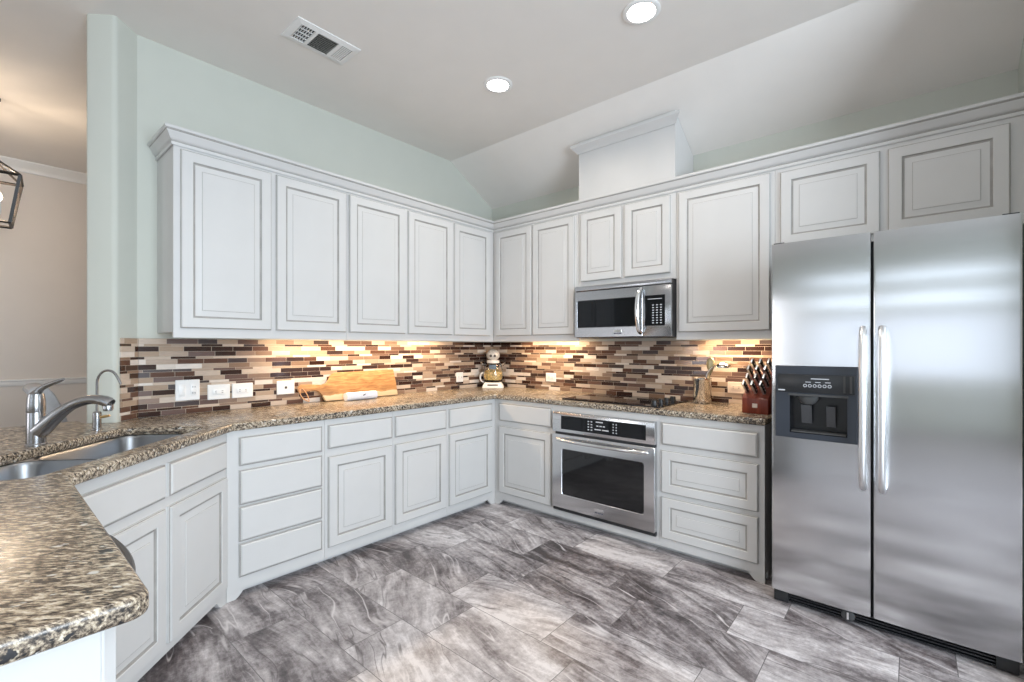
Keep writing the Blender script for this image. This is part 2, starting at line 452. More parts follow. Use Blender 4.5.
# crown moulding and chair rail in the dining room
cp = [(0, 3.0425), (0.075, 3.0425), (0.075, 3.03), (0.055, 3.005), (0.03, 2.985), (0.016, 2.965), (0.016, 2.948), (0, 2.948)]
struct(MB().prism_y([(-3.06 + a, b) for a, b in cp], -7.9, 0).build('trim_1', 'trim'))
rp = [(0, 0.945), (0.014, 0.945), (0.02, 0.955), (0.02, 0.985), (0.028, 0.992), (0.028, 1.002), (0, 1.006)]
struct(MB().prism_y([(-3.06 + a, b) for a, b in rp], -7.9, 0).build('trim_2', 'trim'))

# ------------------------------------------------------------------ cabinets
def front(kind, w, h):
    """door or drawer front, front face towards -y, back at y=0, corner at the origin"""
    k = min(1.0, w / 0.30, h / 0.26)
    if kind == 'raised':
        st = [(0, 0, 0), (0, -0.011, 0), (0.003, -0.0125, 1), (0.006, -0.019, 0), (0.054, -0.019, 0), (0.0565, -0.0165, 0),
              (0.0585, -0.0125, 1), (0.0665, -0.0105, 1), (0.072, -0.0105, 0), (0.096, -0.0165, 0), (0.0975, -0.0165, 1), (0.099, -0.0185, 0)]
    else:
        st = [(0, 0, 0), (0, -0.011, 0), (0.003, -0.0125, 1), (0.0065, -0.0135, 1), (0.0125, -0.019, 0)]
    loops = []; mats = []
    for i, (a, y, m) in enumerate(st):
        b = a if a < 0.04 else 0.0125 + (a - 0.0125) * k
        loops.append([(b, y, b), (w - b, y, b), (w - b, y, h - b), (b, y, h - b)])
        if i: mats.append(m)
    mats_f = mats
    mb = MB(); mb.loft(loops, mats=mats_f)
    mb.bm.faces.ensure_lookup_table()
    return mb
def add_front(root, kind, x0, x1, z0, z1, name, y=0.0):
    return front(kind, x1 - x0, z1 - z0).build(name, ['cabinet', 'glaze'], root, (x0, y, z0), smooth=20)
def foot(root, x0, x1, mirror=False, d=0.022):
    """post at the end of the toe valance, with the curved bracket that runs into it"""
    H = 0.046; w = x1 - x0
    pts = [(0, 0), (w * 0.45, 0)] + [(w * 0.45 + w * 0.55 * t, H * (t ** 1.6)) for t in (0.2, 0.4, 0.6, 0.8, 1.0)] + [(0, H)]
    if mirror: pts = [(w - a, b) for a, b in pts]
    MB().prism_y([(x0 + a, b) for a, b in pts], 0, d).build('foot', 'cabinet', root, smooth=0)
UZ0, UZ1, UD = 1.356, 2.394, 0.33
BD, BZ = 0.61, 0.874
def upper(name, label, loc, rz, w, z0, doors, cat='wall cabinet', group='wall cabinets', depth=UD, frame=0.0):
    root = thing(name, label, cat, loc, rz, group)
    d = depth - 0.002
    MB().prism_x([(0, z0), (0, UZ1), (d, UZ1), (d, z0 + 0.03), (0.02, z0 + 0.03), (0.02, z0)], 0.0008, w - 0.0008).bevel(0.0012, 1).build('body', 'cabinet', root, smooth=0)
    for (a, b, c0, c1) in doors: add_front(root, 'raised', a, b, c0, c1, 'door')
    return root
def base(name, label, loc, rz, w, fronts, feet=(False, False), depth=BD, open_top=False, group='base cabinets'):
    root = thing(name, label, 'base cabinet', loc, rz, group)
    d = depth - 0.003
    if open_top:
        prof = [(0, 0.045), (0, BZ), (0.022, BZ), (0.022, 0.12), (0.10, 0.12), (0.10, 0.0), (0.075, 0.0), (0.075, 0.045)]
    else:
        prof = [(0, 0.045), (0, BZ), (d, BZ), (d, 0.0), (0.075, 0.0), (0.075, 0.045)]
    MB().prism_x(prof, 0.0008, w - 0.0008).build('body', 'cabinet', root, smooth=0)
    for (nm, kind, a, b, c0, c1) in fronts: add_front(root, kind, a, b, c0, c1, nm)
    if feet[0]: foot(root, 0.001, 0.085)
    if feet[1]: foot(root, w - 0.085, w - 0.001, True)
    return root

D0, D1 = 1.408, 2.352          # wall cabinet doors
PI2 = math.pi / 2
# left run, front towards +x: local x runs along +y
yl = -2.78
upper('wall_cabinet', 'white two-door wall cabinet ending beside the open end of the wall', (UD, yl, 0), PI2, 0.985,
      UZ0, [(0.030, 0.487, D0, D1), (0.515, 0.974, D0, D1)])
upper('wall_cabinet', 'white three-door wall cabinet above the wooden cutting board, reaching the corner', (UD, -1.795, 0), PI2, 1.795 - UD,
      UZ0, [(0.011, 0.474, D0, D1), (0.501, 0.949, D0, D1), (0.972, 1.411, D0, D1)])
# back run
upper('wall_cabinet', 'white two-door wall cabinet between the corner and the microwave', (UD, -UD, 0), 0, 1.255 - UD, UZ0,
      [(0.040, 0.461, D0, D1), (0.472, 0.896, D0, D1)])
upper('wall_cabinet', 'small white two-door wall cabinet directly above the microwave', (1.255, -UD, 0), 0, 0.785, 1.776,
      [(0.027, 0.381, 1.818, D1), (0.405, 0.749, 1.818, D1)])
upper('wall_cabinet', 'white single-door wall cabinet above the knife block', (2.04, -UD, 0), 0, 0.597, UZ0,
      [(0.020, 0.574, D0, D1)])
upper('wall_cabinet', 'wide white two-door wall cabinet above the refrigerator', (2.637, -UD, 0), 0, XR - 2.637 - 0.002, 1.87,
      [(0.030, 0.493, 1.905, D1 - 0.012), (0.525, 0.963, 1.905, D1 - 0.012)])

# crown cornice running along all of them
def cornice():
    prof = [(0.0, 2.366), (0.007, 2.366), (0.009, 2.372), (0.009, 2.382), (0.004, 2.384), (0.004, 2.388), (0.012, 2.392), (0.018, 2.400), (0.026, 2.418),
            (0.034, 2.430), (0.036, 2.436), (0.043, 2.438), (0.043, 2.452), (0.040, 2.455), (0.0, 2.455)]
    gl = {3, 4, 9}
    e = 0.0012
    path = [Vector((0.003, yl - e)), Vector((UD + e, yl - e)), Vector((UD + e, -UD - e)), Vector((XR - 0.002, -UD - e))]
    loops = []
    for i, p in enumerate(path):
        t0 = (path[i] - path[i - 1]).normalized() if i else None
        t1 = (path[i + 1] - path[i]).normalized() if i < len(path) - 1 else None
        n0 = Vector((t0.y, -t0.x)) if t0 else None; n1 = Vector((t1.y, -t1.x)) if t1 else None
        if n0 is None: off = n1
        elif n1 is None: off = n0
        else:
            b = (n0 + n1).normalized(); off = b / b.dot(n0)
        loops.append([(p.x + off.x * a, p.y + off.y * a, z) for a, z in prof])
    mb = MB(); bm = mb.bm
    vs = [[bm.verts.new(q) for q in lp] for lp in loops]; n = len(prof)
    for i in range(len(vs) - 1):
        for j in range(n):
            mb.face((vs[i][j], vs[i][(j + 1) % n], vs[i + 1][(j + 1) % n], vs[i + 1][j]), 1 if j in gl else 0)
    mb.face(list(reversed(vs[0]))); mb.face(vs[-1])
    o = mb.build('cabinet_cornice', ['cabinet', 'glaze'], smooth=30)
    tag(o, 'white stepped crown moulding running along the tops of all wall cabinets', 'crown moulding', kind='thing')
cornice()

# boxed vent chase above the microwave cabinet
ch = thing('vent_chase', 'white boxed vent chase with crown moulding rising from the cabinets to the sloped ceiling', 'vent chase', (1.272, 0, 0))
zc = lambda y: LOW - 0.5816 * y - 0.004
MB().prism_x([(-0.002, 2.457), (-0.002, zc(0)), (-0.35, zc(-0.35)), (-0.35, 2.457)], 0, 0.767).build('body', 'cabinet', ch, smooth=0)
def chase_crown():
    prof = [(0.002, 2.822), (0.008, 2.822), (0.012, 2.830), (0.030, 2.850), (0.045, 2.862), (0.050, 2.867), (0.050, 2.885), (0.002, 2.885)]
    pts = [Vector((0, -0.20)), Vector((0, -0.35)), Vector((0.767, -0.35)), Vector((0.767, -0.20))]
    mb = MB(); loops = []
    offs = [Vector((-1, 0)), Vector((-1, -1)), Vector((1, -1)), Vector((1, 0))]
    for p, o in zip(pts, offs):
        loops.append([(p.x + o.x * a, p.y + o.y * a, min(z, zc(p.y + o.y * a) - 0.001)) for a, z in prof])
    mb.loft(loops[1:3])
    mb.build('crown_moulding', 'cabinet', ch, smooth=30)
chase_crown()

# base cabinets, left run (front towards +x)
yb = -2.62
b = base('base_cabinet', 'white base cabinet of four stacked flat drawers next to the angled sink cabinet', (BD, yb, 0), PI2, 0.522,
     [('drawer', 'slab', 0.057, 0.502, z0, z1) for z0, z1 in ((0.689, 0.838), (0.486, 0.667), (0.296, 0.476), (0.112, 0.284))], (True, False))
base('base_cabinet', 'white base cabinet with one drawer over one door, next to the four-drawer stack', (BD, -2.098, 0), PI2, 0.479,
     [('drawer', 'slab', 0.018, 0.467, 0.697, 0.840), ('door', 'raised', 0.018, 0.467, 0.108, 0.650)])
base('base_cabinet', 'white base cabinet with one drawer over one door, below the end of the cutting board', (BD, -1.619, 0), PI2, 0.478,
     [('drawer', 'slab', 0.012, 0.463, 0.697, 0.840), ('door', 'raised', 0.012, 0.463, 0.108, 0.650)])
base('base_cabinet', 'white one-door, one-drawer base cabinet in the corner under the glass jar', (BD, -1.141, 0), PI2, 1.141 - BD,
     [('drawer', 'slab', 0.015, 0.485, 0.697, 0.840), ('door', 'raised', 0.015, 0.485, 0.108, 0.650)], (False, True))
# back run
base('base_cabinet', 'white base cabinet with one drawer over one door, between the corner and the oven', (BD, -BD, 0), 0, 0.606,
     [('drawer', 'slab', 0.060, 0.592, 0.700, 0.845), ('door', 'raised', 0.060, 0.592, 0.108, 0.655)], (True, False))
ovc = thing('oven_cabinet', 'white cabinet frame built around the oven under the cooktop', 'base cabinet', (1.217, -BD, 0), 0, 'base cabinets')
W = 0.826
MB().loft([[(0, y, 0.045), (W, y, 0.045), (W, y, BZ), (0, y, BZ)] for y in (0, 0.02)]).build('face_frame', 'cabinet', ovc, smooth=0)
MB().prism_x([(0.075, 0), (0.095, 0), (0.095, 0.09), (0.0205, 0.09), (0.0205, 0.06), (0.075, 0.06)], 0.001, W - 0.001).build('toe_board', 'cabinet', ovc, smooth=0)
base('base_cabinet', 'white base cabinet with one flat and two raised-panel drawers next to the refrigerator', (2.043, -BD, 0), 0, 0.600,
     [('drawer', 'slab', 0.016, 0.570, 0.692, 0.832), ('drawer', 'raised', 0.016, 0.570, 0.391, 0.656), ('drawer', 'raised', 0.016, 0.570, 0.103, 0.362)], (False, True))
# angled sink cabinet
SX, SY = 1.295, -3.305
base('sink_cabinet', 'white angled sink cabinet with two false drawer fronts over two doors', (SX, SY, 0), R(135), 0.968,
     [('false_front', 'slab', 0.030, 0.490, 0.690, 0.828), ('false_front', 'slab', 0.515, 0.952, 0.690, 0.828),
      ('door', 'raised', 0.030, 0.490, 0.085, 0.648), ('door', 'raised', 0.515, 0.952, 0.085, 0.648)], (True, True), open_top=True)
# peninsula: filler cabinet, dishwasher, end panel
pf = thing('filler_cabinet', 'narrow white filler cabinet between the angled sink cabinet and the dishwasher', 'base cabinet', (1.625, -3.305, 0), math.pi, 'base cabinets')
MB().prism_x([(0, 0.045), (0, BZ), (0.6, BZ), (0.6, 0), (0.075, 0), (0.075, 0.045)], 0.001, 0.322).build('body', 'cabinet', pf, smooth=0)
dw = thing('dishwasher', 'dishwasher with a bowed handle under the peninsula counter', 'dishwasher', (2.236, -3.305, 0), math.pi)
MB().box(0.004, 0.604, 0.002, 0.58, 0.10, BZ - 0.004).build('tub', 'fridge_side', dw, smooth=0)
MB().box(0.004, 0.604, -0.007, 0.0, 0.12, BZ - 0.008).bevel(0.004, 2).build('door', 'black_plastic', dw)
MB().box(0.01, 0.598, 0.04, 0.06, 0.0, 0.10).build('toe_grille', 'black_plastic', dw, smooth=0)
MB().tube(bez((0.05, -0.008, 0.850), (0.14, -0.080, 0.850), (0.46, -0.080, 0.850), (0.55, -0.008, 0.850), 16), 0.012, 10).build('handle', 'fridge_side', dw)
ep = thing('end_panel', 'white end panel closing the end of the peninsula', 'end panel', (2.240, -3.305, 0))
MB().box(0, 0.050, -0.75, -0.020, 0, BZ).build('panel', 'cabinet', ep, smooth=0)
MB().prism_z([(0, -0.0198), (0.051, -0.0198), (0.051, -0.016), (0.037, 0.0), (0, 0.0)], 0, BZ).build('corner_post', 'cabinet', ep, smooth=0)
struct(MB().box(-0.10, 2.236, -4.06, -3.96, 0, BZ).build('wall_peninsula', 'wall', smooth=0))

# ------------------------------------------------------------------ counter with the sink cut-out
S2 = 1 / math.sqrt(2)
def st(s, t): return ((s + t) / 2, (s - t) / 2)           # s = x+y, t = x-y
SK_S0, SK_S1, SK_T0, SK_T1 = -2.62, -2.09, 3.32, 4.62
def sink_loop(s0, s1, t0, t1, r, n=6):
    return round_poly([st(s0, t0), st(s1, t0), st(s1, t1), st(s0, t1)], r, n)
def curve_slab(name, loops, z, half, bev, mat, lab, cat):
    cu = bpy.data.curves.new(name, 'CURVE'); cu.dimensions = '2D'; cu.fill_mode = 'BOTH'
    cu.extrude = half - bev; cu.bevel_depth = bev; cu.bevel_resolution = 3; cu.offset = -bev
    for lp in loops:
        sp = cu.splines.new('POLY'); sp.points.add(len(lp) - 1); sp.use_cyclic_u = True
        for q, p in zip(sp.points, lp): q.co = (p[0], p[1], 0, 1)
    tmp = bpy.data.objects.new(name, cu); COL.objects.link(tmp)
    dg = bpy.context.evaluated_depsgraph_get()
    me = bpy.data.meshes.new_from_object(tmp.evaluated_get(dg))
    bpy.data.objects.remove(tmp); bpy.data.curves.remove(cu)
    me.name = name; me.materials.clear(); me.materials.append(M[mat])
    bm = bmesh.new(); bm.from_mesh(me); bmesh.ops.remove_doubles(bm, verts=bm.verts, dist=1e-5)
    bmesh.ops.recalc_face_normals(bm, faces=bm.faces); bm.to_mesh(me); bm.free()
    me.shade_smooth(); me.set_sharp_from_angle(angle=R(40))
    o = bpy.data.objects.new(name, me); COL.objects.link(o); o.location = (0, 0, z)
    return tag(o, lab, cat)
outer = round_poly([(0.003, -0.003), (0.003, -2.868), (0.111, -2.978), (-0.002, -3.092), (-0.105, -3.092), (-0.105, -4.18), (2.335, -4.18),
                    (2.335, -3.268), (1.308, -3.268), (0.636, -2.596), (0.636, -0.636), (2.652, -0.636), (2.652, -0.003)],
                   [0, 0, 0, 0, 0.01, 0.01, 0.03, 0.028, 0.03, 0.03, 0.006, 0.006, 0], 6)
curve_slab('granite_countertop', [outer, sink_loop(SK_S0, SK_S1, SK_T0, SK_T1, 0.06)], 0.8945, 0.0195, 0.011, 'granite',
           'speckled beige and black granite countertop running around the kitchen and over the peninsula', 'countertop')

# backsplash
BSR = [(0.0905, -2.9535), (0.0092, -2.8658), (0.0040, -2.8708), (0.0855, -2.9585)]
tag(MB().prism_z(BSR, 0.9145, 1.3555).build('tile_backsplash', 'mosaic', smooth=0), 'narrow strip of mosaic tiles on the short angled wall end by the drinking water tap', 'backsplash', 'mosaic backsplashes', 'thing')
tag(MB().box(0.0012, 0.0085, -2.8648, -0.0012, 0.9145, 1.3555).build('tile_backsplash', 'mosaic', smooth=0), 'brown, beige and cream strip mosaic tiles on the wall behind the cutting board', 'backsplash', 'mosaic backsplashes', 'thing')
tag(MB().box(0.0090, 2.634, -0.0085, -0.0012, 0.9145, 1.3555).build('tile_backsplash', 'mosaic', smooth=0), 'brown, beige and cream strip mosaic tiles on the wall behind the cooktop', 'backsplash', 'mosaic backsplashes', 'thing')

# ------------------------------------------------------------------ sink and faucets
sk = thing('kitchen_sink', 'stainless double-bowl sink set under the granite counter', 'sink', (0, 0, 0.873))
def bowl(t0, t1):
    s0, s1 = SK_S0 - 0.01, SK_S1 + 0.01
    specs = [(0.02, 0.0, 0.06), (0.0, -0.001, 0.06), (-0.006, -0.012, 0.06), (-0.012, -0.17, 0.06), (-0.03, -0.19, 0.055), (-0.08, -0.197, 0.045), (-0.2, -0.2, 0.02)]
    loops = []
    for g, z, r in specs:
        g2 = g if g < 0 else 0.0
        gg = g
        loops.append([(x, y, z) for x, y in sink_loop(s0 - gg, s1 + gg, t0 - (g2 if g > 0 else gg), t1 + (g2 if g > 0 else gg), r, 6)])
    mb = MB(); mb.loft(loops, cap0=False); return mb
tm = 4.03
bowl(SK_T0 - 0.01, tm - 0.012).build('bowl', 'sink_steel', sk, smooth=50)
bowl(tm + 0.012, SK_T1 + 0.01).build('bowl', 'sink_steel', sk, smooth=50)
d0 = [st(SK_S0, tm - 0.012), st(SK_S1, tm - 0.012), st(SK_S1, tm + 0.012), st(SK_S0, tm + 0.012)]
MB().prism_z(d0, -0.014, -0.003).bevel(0.003).build('divider', 'sink_steel', sk)
for tt in ((SK_T0 + tm) / 2, (SK_T1 + tm) / 2):
    x, y = st((SK_S0 + SK_S1) / 2, tt)
    MB().lathe([(0.055, 0.0005), (0.055, 0.003), (0.04, 0.003), (0.036, 0.0015)], 20, (x, y, -0.2)).build('drain', 'chrome', sk)

# main faucet: local +x points out over the sink
fa = thing('kitchen_faucet', 'brushed nickel single-lever faucet arching over the sink', 'faucet', (0.603, -3.297, 0.914), R(45))
MB().lathe([(0.033, 0.0), (0.033, 0.005), (0.030, 0.009), (0.0295, 0.05), (0.029, 0.128), (0.0285, 0.130), (0.0285, 0.134), (0.029, 0.136),
            (0.029, 0.165), (0.0275, 0.185), (0.024, 0.205), (0.010, 0.218), (0.0, 0.220)], 28).build('body', 'nickel', fa)
sp = bez((0.012, 0, 0.055), (0.07, 0, 0.105), (0.11, 0, 0.165), (0.200, 0, 0.180), 14) + bez((0.200, 0, 0.180), (0.235, 0, 0.184), (0.262, 0, 0.178), (0.282, 0, 0.162), 6)[1:]
rs = [0.033 - 0.014 * min(1, i / 10) for i in range(len(sp))]; rs[-5:] = [0.019, 0.0205, 0.0215, 0.0215, 0.020]
MB().tube(sp, rs, 16, up=(0, 1, 0)).build('spout', 'nickel', fa)
MB().lathe([(0.016, 0.0), (0.018, -0.006), (0.016, -0.022), (0.011, -0.024)], 16, (0.272, 0, 0.158)).build('aerator', 'nickel', fa)
lv = bez((-0.004, 0, 0.175), (0.0, 0, 0.23), (0.03, 0, 0.235), (0.105, 0, 0.264), 12)
MB().tube(lv, [0.024, 0.022, 0.019, 0.016, 0.0135, 0.012, 0.011, 0.010, 0.009, 0.0085, 0.008, 0.0075, 0.005], 12, up=(0, 1, 0)).build('lever', 'nickel', fa)

fi = thing('filter_faucet', 'thin gooseneck drinking water tap behind the sink', 'faucet', (0.338, -3.08, 0.914), R(45))
MB().lathe([(0.022, 0), (0.022, 0.005), (0.0165, 0.008), (0.0165, 0.082), (0.012, 0.088), (0.005, 0.090)], 18).build('base', 'nickel', fi)
gn = [(0, 0, 0.08), (0, 0, 0.16), (0, 0, 0.222)] + [(0.048 - 0.048 * math.cos(a), 0, 0.222 + 0.060 * math.sin(a)) for a in [math.pi * i / 12 for i in range(1, 11)]] + [(0.100, 0, 0.232), (0.107, 0, 0.215)]
MB().tube(gn, 0.0055, 10, up=(0, 1, 0)).build('spout', 'nickel', fi)
MB().tube([(0.014, 0, 0.060), (0.035, 0, 0.064), (0.056, 0, 0.068)], [0.006, 0.007, 0.005], 10).build('lever', 'brass', fi)

# ------------------------------------------------------------------ switch and outlets
def plate(label, pos, wall, w, h, kind, mat='white_plastic', name='outlet'):
    """front towards -y in local space"""
    rz = PI2 if wall == 'L' else 0
    loc = (0.0088, pos[0], pos[1]) if wall == 'L' else (pos[0], -0.0088, pos[1])
    r = thing(name, label, 'wall plate', loc, rz, 'switch and outlet plates')
    MB().loft([[(x, y, z) for x, z in rrect(-w / 2 + g, w / 2 - g, -h / 2 + g, h / 2 - g, 0.004, 3)] for g, y in ((0, 0), (0, -0.003), (0.003, -0.006))]).build('cover', mat, r)
    if kind == 'combo':
        MB().box(-0.046, -0.014, -0.0085, -0.006, -0.033, 0.033).bevel(0.001).build('rocker', mat, r)
        MB().box(0.014, 0.046, -0.0085, -0.006, -0.033, 0.033).bevel(0.001).build('receptacle', mat, r)
        for z in (-0.018, 0.018):
            MB().box(0.023, 0.026, -0.009, -0.0085, z - 0.005, z + 0.005).box(0.034, 0.037, -0.009, -0.0085, z - 0.005, z + 0.005).build('slots', 'slot', r, smooth=0)
    elif kind == 'duplex':
        MB().box(-0.034, 0.034, -0.0085, -0.006, -0.0165, 0.0165).bevel(0.001).build('receptacle', mat, r)
        for x in (-0.018, 0.018):
            MB().box(x - 0.005, x + 0.005, -0.009, -0.0085, 0.004, 0.0065).box(x - 0.005, x + 0.005, -0.009, -0.0085, -0.0065, -0.004).build('slots', 'slot', r, smooth=0)
    elif kind == 'jack':
        MB().box(-0.008, 0.008, -0.008, -0.006, -0.008, 0.008).bevel(0.001).build('jack', 'slot', r)
    return r
plate('white double plate with a switch and an outlet, nearest the wall end', (-2.635, 1.052), 'L', 0.122, 0.122, 'combo', name='switch_plate')
plate('white outlet plate just beside the double switch plate', (-2.472, 1.030), 'L', 0.122, 0.092, 'duplex')
plate('white outlet plate between another outlet and the single-hole plate', (-2.338, 1.030), 'L', 0.122, 0.092, 'duplex')
plate('white plate with a single dark jack beside the cutting board handle', (-2.068, 1.030), 'L', 0.118, 0.092, 'jack')
plate('white outlet plate on the mosaic between cutting board and glass jar', (-0.455, 1.022), 'L', 0.085, 0.092, 'duplex')
plate('cream outlet plate on the mosaic between glass jar and cooktop', (0.753, 1.030), 'B', 0.112, 0.080, 'duplex')
plate('pinkish beige outlet plate partly behind the knife block', (2.336, 1.026), 'B', 0.112, 0.078, 'duplex', 'beige_plastic')

# ------------------------------------------------------------------ cooktop
ct = thing('cooktop', 'black glass electric cooktop set in the counter above the oven', 'cooktop', (1.65, -0.33, 0.9142))
MB().loft([[(x, y, z) for x, y in rrect(-0.385 + g, 0.385 - g, -0.255 + g, 0.255 - g, 0.012)] for g, z in ((0, 0), (0, 0.005), (0.003, 0.008))]).build('glass_top', 'black_glass', ct)
ringmb = MB()
for (x, y, r) in ((-0.22, -0.11, 0.10), (-0.22, 0.13, 0.08), (0.08, 0.12, 0.10), (0.08, -0.12, 0.08)):
    o_ = MB(); o_.loft([[(x + q * math.cos(a), y + q * math.sin(a), 0.0083) for a in [2 * math.pi * j / 40 for j in range(40)]] for q in (r, r - 0.003)], cap0=False, cap1=False)
    o_.build('burner_ring', 'slot', ct, smooth=0)
for i in range(4):
    MB().lathe([(0.024, 0), (0.024, 0.004), (0.020, 0.007), (0.019, 0.026), (0.015, 0.030), (0.0, 0.030)], 18).build('knob', 'black_plastic', ct, (0.305, -0.165 + 0.105 * i, 0.008))

# ------------------------------------------------------------------ wall oven
ov = thing('wall_oven', 'stainless wall oven with black window below the cooktop', 'oven', (1.232, -BD, 0))
OW = 0.794
MB().box(0.003, OW - 0.003, -0.006, -0.0005, 0.100, 0.828).build('chassis', 'fridge_side', ov, smooth=0)
cpn = MB(); cpn.box(0.0, OW, -0.040, -0.0065, 0.685, 0.828).bevel(0.004); cp_o = cpn.build('control_panel', 'steel', ov)
MB().box(0.078, 0.735, -0.0425, -0.0405, 0.708, 0.806).bevel(0.0008, 1).build('display', 'black_glass', cp_o)
for xs_, w_ in (((0.305, 0.330), 0.012), ((0.500, 0.523), 0.008)):
    mk = MB()
    for x in xs_:
        for q in range(4): mk.box(x, x + w_, -0.0432, -0.0426, 0.725 + 0.019 * q, 0.732 + 0.019 * q)
    mk.build('key_markings', 'marking', cp_o, smooth=0)
mk = MB()
for (x, w_, z) in ((0.37, 0.055, 0.785), (0.375, 0.016, 0.758), (0.400, 0.016, 0.758), (0.425, 0.016, 0.758), (0.36, 0.05, 0.733), (0.42, 0.05, 0.733)):
    mk.box(x, x + w_, -0.0432, -0.0426, z, z + 0.007)
mk.build('clock_markings', 'marking', cp_o, smooth=0)
dl = [[(x, y, z) for x, z in rrect(0.0 + g, OW - g, 0.128 + g, 0.668 - g, 0.006, 3)] for g, y in ((0, -0.0065), (0, -0.040), (0.003, -0.044))]
win = lambda g, y: [(x, y, z) for x, z in rrect(0.084 + g, 0.724 - g, 0.228 + g, 0.566 - g, 0.016, 3)]
od = MB(); od.loft(dl + [win(0, -0.044), win(0.003, -0.040)]); do_ = od.build('door', 'steel', ov, smooth=20)
MB().loft([win(0.004, -0.0402), win(0.004, -0.0412)]).build('window', 'oven_glass', do_)
MB().tube(bez((0.045, -0.047, 0.632), (0.06, -0.098, 0.632), (0.73, -0.098, 0.632), (0.749, -0.047, 0.632), 18), 0.0125, 12).build('handle', 'chrome', do_)
bd = MB().box(0.360, 0.430, -0.0455, -0.044, 0.172, 0.190).bevel(0.0006, 1).build('emblem', 'chrome', do_)
lt = MB()
for x, w in ((0.362, 0.020), (0.386, 0.014), (0.404, 0.024)): lt.box(x, x + w, -0.0455, -0.044, 0.158, 0.167)
lt.build('lettering', 'ink', bd, smooth=0)
MB().box(0.0, OW, -0.030, -0.0065, 0.104, 0.124).build('lower_vent', 'black_plastic', ov, smooth=0)

# ------------------------------------------------------------------ microwave
mw = thing('microwave', 'stainless over-the-range microwave hanging above the cooktop', 'microwave', (1.272, 0, 0))
MWW = 0.764
MB().box(0, MWW, -0.385, -0.012, 1.376, 1.772).build('housing', 'black_plastic', mw, smooth=0)
MB().box(0.0, MWW, -0.412, -0.386, 1.736, 1.772).bevel(0.004).build('vent_strip', 'appliance_steel', mw)
ml = [[(x, y, z) for x, z in rrect(0.0 + g, 0.560 - g, 1.380 + g, 1.732 - g, 0.004, 3)] for g, y in ((0, -0.386), (0, -0.408), (0.003, -0.411))]
mwin = lambda g, y: [(x, y, z) for x, z in rrect(0.022 + g, 0.512 - g, 1.452 + g, 1.664 - g, 0.006, 3)]
md = MB(); md.loft(ml + [mwin(0, -0.411), mwin(0.002, -0.409)]); mdo = md.build('door', 'appliance_steel', mw, smooth=20)
MB().loft([mwin(0.003, -0.4092), mwin(0.003, -0.4105)]).build('window', 'black_glass', mdo)
hp = bez((0.548, -0.412, 1.715), (0.540, -0.475, 1.690), (0.540, -0.475, 1.430), (0.548, -0.412, 1.405), 16)
MB().tube(hp, [0.013] * len(hp), 12, up=(1, 0, 0), flat=1.3).build('handle', 'chrome', mdo)
e_ = MB().box(0.336, 0.400, -0.4125, -0.411, 1.416, 1.432).bevel(0.0006, 1).build('emblem', 'chrome', mdo)
lt = MB()
for x, w in ((0.338, 0.018), (0.360, 0.012), (0.376, 0.022)): lt.box(x, x + w, -0.4125, -0.411, 1.402, 1.411)
lt.build('lettering', 'ink', e_, smooth=0)
mc = MB().box(0.563, MWW, -0.411, -0.386, 1.380, 1.732).bevel(0.003).build('control_panel', 'appliance_steel', mw)
MB().box(0.578, 0.722, -0.4125, -0.4112, 1.454, 1.664).bevel(0.0006, 1).build('keypad', 'black_glass', mc)
mk = MB()
for i in range(3):
    for j in range(8): mk.box(0.632 + 0.028 * i, 0.645 + 0.028 * i, -0.4132, -0.4126, 1.470 + 0.0175 * j, 1.476 + 0.0175 * j)
mk.box(0.60, 0.70, -0.4132, -0.4126, 1.636, 1.640)
mk.build('button_markings', 'marking', mc, smooth=0)

